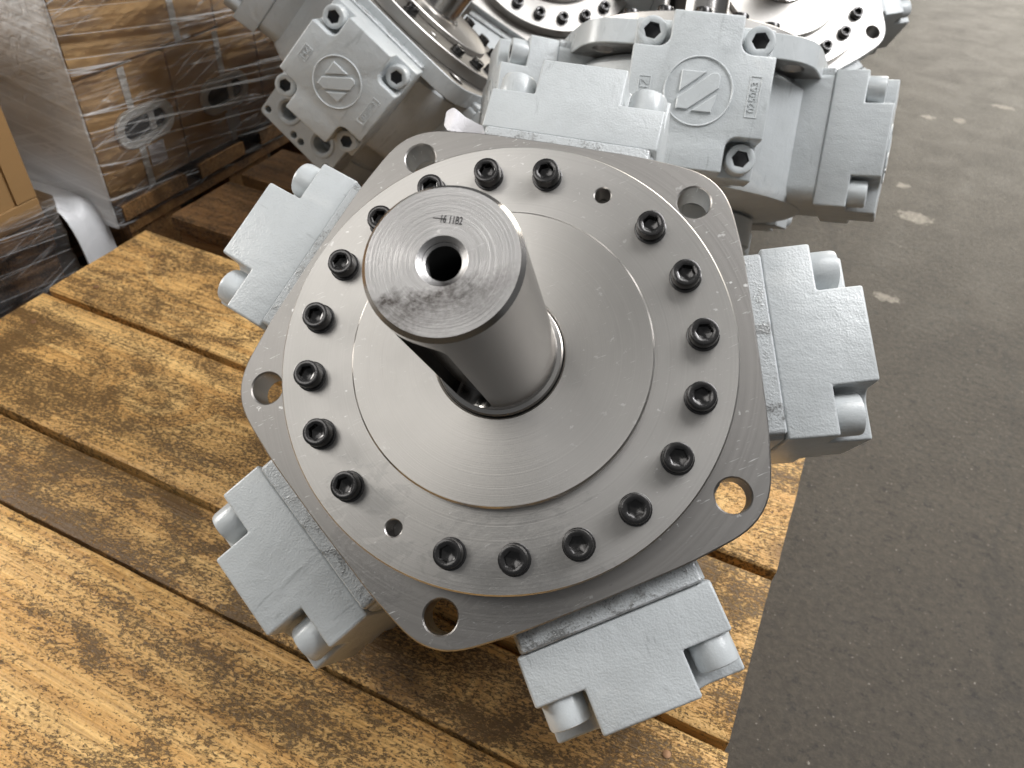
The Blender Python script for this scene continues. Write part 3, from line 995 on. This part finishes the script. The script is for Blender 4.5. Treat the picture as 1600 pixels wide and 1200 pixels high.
def film_mesh(x0, x1, y0, y1, z0, z1, seed, amp=0.004):
    """a sleeve of film round a stack, pulled in waves"""
    bm = bmesh.new()
    r = 0.006
    loop = round_poly([(x0, y0), (x1, y0), (x1, y1), (x0, y1)], [r] * 4, 4)
    dense = []
    n = len(loop)
    for i in range(n):
        a, b = Vector(loop[i]), Vector(loop[(i + 1) % n])
        m = max(1, int((b - a).length / 0.012))
        for j in range(m):
            dense.append(a.lerp(b, j / m))
    cen = Vector(((x0 + x1) / 2, (y0 + y1) / 2))
    rows = []
    nz = max(6, int((z1 - z0) / 0.008))
    for k in range(nz + 1):
        z = z0 + (z1 - z0) * k / nz
        row = []
        for p in dense:
            t = p.x + p.y
            w = noise.noise(Vector((t * 3.0, (z + 0.12 * t) * 42.0, seed))) * 0.5 + 0.5
            w2 = noise.noise(Vector((t * 6.0, (z - 0.3 * t) * 25.0, seed + 9))) * 0.5 + 0.5
            d = amp * (0.25 + 0.75 * w * w2)
            dv = p - cen
            nrm = Vector((0, 0))
            if abs(p.x - x0) < r or abs(p.x - x1) < r:
                nrm.x = 1 if dv.x > 0 else -1
            if abs(p.y - y0) < r or abs(p.y - y1) < r:
                nrm.y = 1 if dv.y > 0 else -1
            q = p + nrm * d
            row.append(bm.verts.new((q.x, q.y, z)))
        rows.append(row)
    n = len(dense)
    for a, b in zip(rows, rows[1:]):
        for i in range(n):
            bm.faces.new((a[i], a[(i + 1) % n], b[(i + 1) % n], b[i]))
    me = finish(bm, 'stretch_film')
    return me

f1 = link('stretch_film', film_mesh(-1.306, BX + 0.0065, 0.6295, 1.152, PT - 0.030, H2 + 0.004, 1.0), 'stretch_film')
tag(f1, 'clear stretch film wrapped round the tall stack of handled boxes', 'plastic film', 'stretch film')

carton('brown cardboard box with edge boards at the left edge of the picture', -1.36, -0.937, 0.20, 0.568, PT + .002, PT + 0.30, mat='brown_board', edge=True)
pallet(-1.37, -0.930, [(0.195, 0.30), (0.33, 0.43), (0.46, 0.572)], 'pallet at the left edge with film hanging over its side', 'dark_pallet_wood', 60.0, st=10, nails=False)
f2 = link('stretch_film', film_mesh(-1.378, -0.924, 0.189, 0.5795, 0.02, PT + 0.03, 5.0, 0.007), 'stretch_film')
tag(f2, 'crumpled clear film hanging over the pallet at the left edge', 'plastic film', 'stretch film')

# a pale foam sheet drooping over the pallet corner between the two stacks
def sheet(name, c, u, v, nu, nv, fn, thick=0.0015):
    bm = bmesh.new()
    top = [[bm.verts.new(fn(i / nu, j / nv)) for j in range(nv + 1)] for i in range(nu + 1)]
    for i in range(nu):
        for j in range(nv):
            bm.faces.new((top[i][j], top[i + 1][j], top[i + 1][j + 1], top[i][j + 1]))
    bmesh.ops.recalc_face_normals(bm, faces=bm.faces[:])
    bmesh.ops.solidify(bm, geom=bm.faces[:], thickness=thick)
    return finish(bm, name, True, 60)

def foam_fn(a, b):
    x = -1.06 + 0.185 * a
    y = 0.5800 + 0.050 * b
    droop = max(0.0, a - 0.72) / 0.28
    z = PT + 0.006 - 0.085 * droop ** 2 + 0.008 * noise.noise(Vector((a * 5, b * 4, 2)))
    x -= 0.022 * droop ** 2
    return (x, y, z)
fo = link('foam_sheet', sheet('foam_sheet', None, None, None, 22, 10, foam_fn, 0.003), 'white_foam')
tag(fo, 'white foam sheet drooping between the wrapped stack and the left box', 'foam sheet')

# torn white paper sticking out behind the front motor's top cylinder head
out = round_poly([(.0955, .181), (.090, .1838), (.081, .180), (.066, .178), (.0605, .181), (.0605, .156), (.074, .156), (.080, .163), (.0825, .169), (.0855, .1655), (.090, .166), (.0948, .171)],
                 [.002, .003, .002, .002, 0, 0, 0, .002, .002, .002, .002, .002], 3)
pb = bmesh.new()
pv = [pb.verts.new((x, 0.048, z)) for x, z in out]
pb.faces.new(pv)
bmesh.ops.triangulate(pb, faces=pb.faces[:])
bmesh.ops.subdivide_edges(pb, edges=pb.edges[:], cuts=3, use_grid_fill=True)
for v in pb.verts:
    v.co.y += 0.004 * math.sin(v.co.x * 160) + 0.003 * noise.noise(Vector((v.co.x * 90, v.co.z * 90, 2)))
bmesh.ops.solidify(pb, geom=pb.faces[:], thickness=0.0006)
pm = finish(pb, 'paper_scrap', True, 60)
pm.transform(MAIN.matrix_world @ Matrix.Rotation(rad(144), 4, 'Z') @ HF)
pp = link('paper_scrap', pm, 'white_paper')
tag(pp, 'torn white paper sticking out behind the top cylinder head of the front motor', 'paper')
